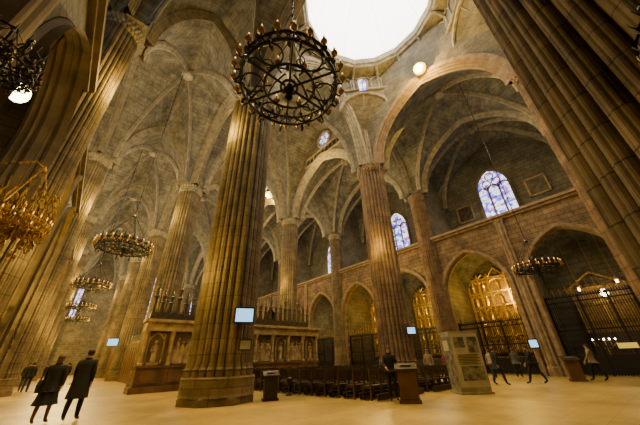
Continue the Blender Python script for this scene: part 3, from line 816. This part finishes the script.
e = empty("altar_candelabrum", (28.6,3.2,0), "tall brass candelabrum with lit candles", "candelabrum")
b = MB(); b.lathe([(.28,0),(.24,.08),(.05,.2),(.08,.7),(.04,.9),(.05,1.6)], 12); b.tube([(0,-.6,1.9),(0,-.3,1.6),(0,0,1.5),(0,.3,1.6),(0,.6,1.9)], .03, 6); b.obj("stand", M_gold, e)
for k in range(5):
    b = MB(); b.lathe([(.03,0),(.03,.3)], 8, 0); b.ball((0,0,.38), .06, 1, 8, 6)
    b.obj("candle", [M_wax, M_lampw], e, loc=(0,-.6+.3*k,1.72))

# ---------------------------------------------------------------- people
def make_person(name_lab, top, bottom, hair, h=1.72, walk=0.0, lean=0.0, armf=0.0, coat=None, skirt=False, longhair=False, headturn=0):
    w = walk
    J = {}
    def P(k, x, y, z, r, par): J[k] = (Vector((x, y+lean*max(0, z-.95), z)), r, par)
    lg = 1.0 if skirt else 1.22
    P('pel',0,0,.95,(.155,.11),None); P('sp',0,.0,1.12,(.14,.10),'pel'); P('ch',0,.0,1.32,(.165,.115),'sp'); P('nk',0,.0,1.46,(.062,.06),'ch')
    P('hd',0,.015,1.54,(.066,.08),'nk'); P('hm',0,.02,1.62,(.078,.098),'hd'); P('ht',0,.015,1.69,(.06,.07),'hm')
    for s_, n in ((-1,'l'),(1,'r')):
        sw = w*s_
        P('sh'+n, s_*.185, 0, 1.40, (.062,.062), 'ch'); P('el'+n, s_*.235, -.28*sw*.5+.03+armf*.05, 1.13, (.052,.052), 'sh'+n)
        P('wr'+n, s_*(.245-armf*.08), -.28*sw+.10+armf*.25, .90+armf*.22, (.034,.032), 'el'+n); P('pa'+n, s_*(.245-armf*.12), -.28*sw+.13+armf*.32, .83+armf*.24, (.036,.022), 'wr'+n)
        P('hi'+n, s_*.09, 0, .86, (.092,.095), 'pel'); P('kn'+n, s_*.10, .20*sw+.03*abs(sw), .50, (.058*lg,.062*lg), 'hi'+n)
        lift = .05 if sw < 0 else 0
        P('ca'+n, s_*.10, .26*sw-.02, .34+lift*.5, (.054*lg,.058*lg), 'kn'+n)
        P('an'+n, s_*.10, .34*sw-.02, .09+lift, (.038*lg,.042*lg), 'ca'+n); P('to'+n, s_*.115, .34*sw+.15, .045+lift*.3, (.042,.032), 'an'+n)
    keys = list(J); me = bpy.data.meshes.new("sk"); me.from_pydata([J[k][0] for k in keys], [(keys.index(J[k][2]), keys.index(k)) for k in keys if J[k][2]], [])
    ob = bpy.data.objects.new("sk", me); COL.objects.link(ob)
    ob.modifiers.new("s", 'SKIN'); sv = me.skin_vertices[0].data
    for i, k in enumerate(keys): sv[i].radius = J[k][1]; sv[i].use_root = (k == 'pel')
    su = ob.modifiers.new("u", 'SUBSURF'); su.levels = 1; su.render_levels = 1
    bpy.context.view_layer.update()
    ev = ob.evaluated_get(bpy.context.evaluated_depsgraph_get()); m2 = ev.to_mesh()
    b = MB()
    V = [tuple(v.co) for v in m2.vertices]; F = [tuple(p.vertices) for p in m2.polygons]
    b.add(V, F)
    hands = [J['pal'][0], J['par'][0]]
    for i, f in enumerate(F):
        c = sum((Vector(V[j]) for j in f), Vector())/len(f)
        if c.z > 1.455 or min((c-hh).length for hh in hands) < .10: mi = 0
        elif c.z < .12: mi = 3
        elif c.z < .93 and abs(c.x) < .2: mi = 2
        else: mi = 1
        b.m[i] = mi
    ev.to_mesh_clear(); bpy.data.objects.remove(ob); 
    for s_, n in ((-1,'l'),(1,'r')):
        pa, wr = J['pa'+n][0], J['wr'+n][0]; d = (pa-wr).normalized(); sd = Vector((0,1,0)); sd = (sd-d*sd.dot(d)).normalized(); inn = d.cross(sd)*(-1)
        if inn.x*s_ > 0: inn = -inn
        for q, (o_, L) in enumerate(((-.027,.060),(-.009,.075),(.009,.080),(.027,.070))):
            p = pa+sd*o_+d*.01; b.tube([p, p+d*L*.5+inn*.006, p+d*L*.85+inn*.022, p+d*L+inn*.04], [.010,.009,.008,.006], 5, 0)
        p = wr+d*.03+sd*.025; b.tube([p, p+sd*.03+d*.03, p+sd*.035+d*.06+inn*.01], [.012,.010,.008], 5, 0)
    hc = J['hm'][0]
    b.ball(hc+Vector((0,.095,-.015)), (.012,.018,.022), 0, 6, 5)
    for s_ in (-1,1):
        b.ball(hc+Vector((s_*.03,.085,.012)), (.012,.008,.008), 4, 6, 4); b.ball(hc+Vector((s_*.078,0,-.005)), (.010,.022,.03), 0, 6, 5)
    b.ball(hc+Vector((0,.088,-.052)), (.022,.008,.006), 5, 6, 4)
    e = empty("person", (0,0,0), name_lab, "person")
    b.obj("body", [M_skin, top, bottom, M_shoe, M_eye, CL['red']], e, smooth=True)
    hb = MB()
    hb.ball(hc+Vector((0,-.022,.022)), (.092,.098,.095), 0, 14, 9)
    if longhair: hb.ball(hc+Vector((0,-.06,-.08)), (.085,.05,.14), 0, 12, 8)
    hb.obj("hair", hair, e, smooth=True)
    if coat:
        cb = MB(); n = 28; hem = coat
        rings = [(1.475,.075,.07),(1.44,.15,.095),(1.40,.20,.12),(1.30,.20,.14),(1.12,.175,.13),(.98,.20,.155)]
        if hem < .95: rings += [(.8,.215,.18+.05*abs(w)),(hem,.235+.02*(1-hem),.20+.12*abs(w))]
        for z, rx, ry in rings:
            for k in range(n):
                t = 2*pi*k/n; f = 1+.04*sin(6*t)*(1 if z < .9 else 0)
                cb.v.append((rx*f*cos(t), ry*f*sin(t)+lean*max(0, z-.95), z))
        for i in range(len(rings)-1):
            for k in range(n): cb.f.append((i*n+k, i*n+(k+1) % n, (i+1)*n+(k+1) % n, (i+1)*n+k)); cb.m.append(0)
        cb.ring(.078,.02,1.475,16,6,c=(0,lean*.5))
        cb.obj("coat", top, e, smooth=True)
    if skirt:
        cb = MB(); cb.lathe([(.17,1.0),(.20,.85),(.24,.6),(.28,.46)], 32, fn=lambda t: 1+.06*sin(8*t), cap=False); cb.obj("skirt", CL['black'], e, smooth=True)
    k = h/1.72; e.scale = (k,)*3
    return e
def face_dir(e, x, y, dx, dy):
    e.location = (x, y, 0); e.rotation_euler = (0,0,atan2(dy, dx)-pi/2)
def bag(parent, x, y, z, mat):
    b = MB(); b.lathe([(.02,-.2),(.16,-.19),(.18,0),(.14,.12),(.02,.13)], 14, fn=lambda t: 1-.45*abs(sin(t)))
    b.tube([(-.12,0,.1),(-.08,0,.3),(.08,0,.3),(.12,0,.1)], .012, 5); o = b.obj("shoulder_bag", mat, parent, loc=(x,y,z), rz=pi/2); return o

p = make_person("woman in black coat and skirt walking beside a man", CL['black'], CL['stocking'], M_hairG, 1.70, walk=.4, coat=.78, longhair=True, lean=.02, skirt=True)
face_dir(p, -.02, 12.0, .35, 1); bag(p, -.24, .0, .95, M_shoe)
p = make_person("man in long black overcoat walking", CL['black'], CL['black'], M_hairD, 1.84, walk=.45, coat=.52, lean=.03)
face_dir(p, .64, 11.9, .35, 1)
staff = make_person("person in black jacket standing behind the lectern", CL['black'], CL['black'], M_hairD, 1.75, armf=.6, coat=.9)
face_dir(staff, 9.5, 7.25, -.7, -.7)
g = make_person("visitor in red jacket standing near the pews", CL['red'], CL['jeans'], M_hairD, 1.66, coat=.95); face_dir(g, 16.3, 8.6, -1, .3)
g = make_person("visitor in dark coat standing near the pews", CL['navy'], CL['black'], M_hairG, 1.7, coat=.7, longhair=True); face_dir(g, 16.6, 7.9, -.5, 1)
g = make_person("visitor in beige jacket watching the nave", CL['beige'], CL['jeans'], M_hairG, 1.74, coat=.92); face_dir(g, 16.2, 9.6, -1, -.6)
p = make_person("man in black jacket leaning forward while walking", CL['black'], CL['black'], M_hairD, 1.76, walk=1.0, lean=.14, coat=.9); face_dir(p, 18.6, 5.2, -.6, .9)
p = make_person("visitor in black coat strolling near the chapels", CL['black'], CL['navy'], M_hairD, 1.68, walk=.8, coat=.75); face_dir(p, 17.0, 6.35, .8, -.5)
p = make_person("visitor in grey coat standing before chapel gate", CL['grey'], CL['black'], M_hairG, 1.7, walk=.4, coat=.8); face_dir(p, 22.9, 7.3, 1, .1)
p = make_person("visitor in beige coat walking past chapel gate", CL['beige'], CL['black'], M_hairD, 1.74, walk=.8, coat=.85); face_dir(p, 21.6, 3.25, -.2, 1)
p = make_person("visitor in cream jacket before chapel gate", CL['cream'], CL['jeans'], M_hairD, 1.66, walk=.3, coat=.92); face_dir(p, 21.8, 8.4, .9, .5)
far = make_person("visitor in dark clothes far down the aisle", CL['black'], CL['jeans'], M_hairD, 1.72, walk=.4, coat=.9); face_dir(far, -1.3, 28, .1, 1)
far["group"] = "distant visitors"
for k, (x, y) in enumerate(((.6,34.5),(1.4,36),(-1.6,30),(2.2,40),(.9,44),(-.9,42),(-.2,48))):
    copy_tree(far, (x,y,0), rz=(k*1.7) % 6)

# ---------------------------------------------------------------- lights
def light(loc, power, col=(1,.72,.36), r=.12, typ='POINT', rot=None, spot=None, size=None, sp=.6):
    l = bpy.data.lights.new("lamp", typ); l.energy = power; l.color = col
    if typ == 'AREA': l.size = size or 1
    else: l.shadow_soft_size = r
    if typ == 'SPOT': l.spot_size = spot; l.spot_blend = sp
    o = bpy.data.objects.new("light", l); COL.objects.link(o); o.location = loc
    if rot: o.rotation_euler = rot
    return o
G = (1,.64,.12); W = (1,.76,.34); Wc = (1,.90,.68)
for i in range(1, 7):
    ym = (YK[i]+YK[i+1])/2
    light((.4, ym-2.2, 16.0), 1150 if i > 1 else 230, Wc); light((20.4, ym-2.2, 16.0), 520, Wc)
    if i > 1: light((10.2, ym-2.2, 18), 1200, Wc)
    if i > 1:
        light((3.3, YK[i]-.6, 13.5), 380, G); light((-1.2, YK[i]-.6, 12.5), 480, G)
        light((2.9, YK[i]-.9, 5.0), 180, G); light((-1.0, YK[i]-.9, 5.0), 200, G)
        light((15.6, YK[i]-.9, 9.0), 200, G)
    light((18.9, YK[i]-.3, 14.5), 160, W)
    for x in (1.3, 11.2, 21.2):
        light((x, ym, 13), {1:3600,2:2700}.get(i, 1800)*(.55 if x > 20 else 1), G if x < 20 else W, typ='SPOT', spot=radians(78), r=.3, sp=.9)
    if i <= 3:
        light((28.2, ym-3.3, 6.4), 90 if i == 1 else 220, W); light((28.0, ym+3.3, 6.6), 520 if i == 1 else 350, G)
        light((29, ym+2, 13), 190, Wc)
    if i >= 2: light((-5.5, ym-3.3, 5), 2000, G); light((-5.5, ym+3.3, 5), 2000, G); light((-6, ym, 13.5), 1500, G)
    if i >= 3: light((1.3, ym, 7), 800, G)
light((11.2, 5.8, 19), 110, Wc); light((12.5, 3.5, 12), 380, W)
light((20.9, 17, 7), 700, G); light((11, 28, 8), 1500, G)
light((15.7,5.2,22.6), 1700, G); light((15.6,29.6,21.9), 2000, G); light((15.6, 19.0, 21.0), 700, G)
light((-1.0, 7.4, 6.0), 45, G, r=.1); light((-4.6, 8.6, 6.6), 40, G)

w = bpy.data.worlds.new("World"); bpy.context.scene.world = w; w.use_nodes = True
w.node_tree.nodes["Background"].inputs[0].default_value = (.5,.45,.35,1); w.node_tree.nodes["Background"].inputs[1].default_value = .05

# ---------------------------------------------------------------- camera
cam = bpy.data.cameras.new("Camera"); co = bpy.data.objects.new("Camera", cam); COL.objects.link(co)
cam.sensor_width = 36; cam.lens = 270/640*36; cam.clip_start = .05; cam.clip_end = 300
yaw = radians(40.8); t = math.atan(.546)
Fh = Vector((sin(yaw), cos(yaw), 0)); R0 = Vector((cos(yaw), -sin(yaw), 0)); Fw = Fh*cos(t)+Vector((0,0,sin(t))); U0 = R0.cross(Fw)
rl = .0303
U = (U0+R0*rl).normalized(); R = (R0-U0*rl).normalized()
M = Matrix((R, U, -Fw)).transposed().to_4x4(); M.translation = Vector((0,0,1.35))
co.matrix_world = M
bpy.context.scene.camera = co
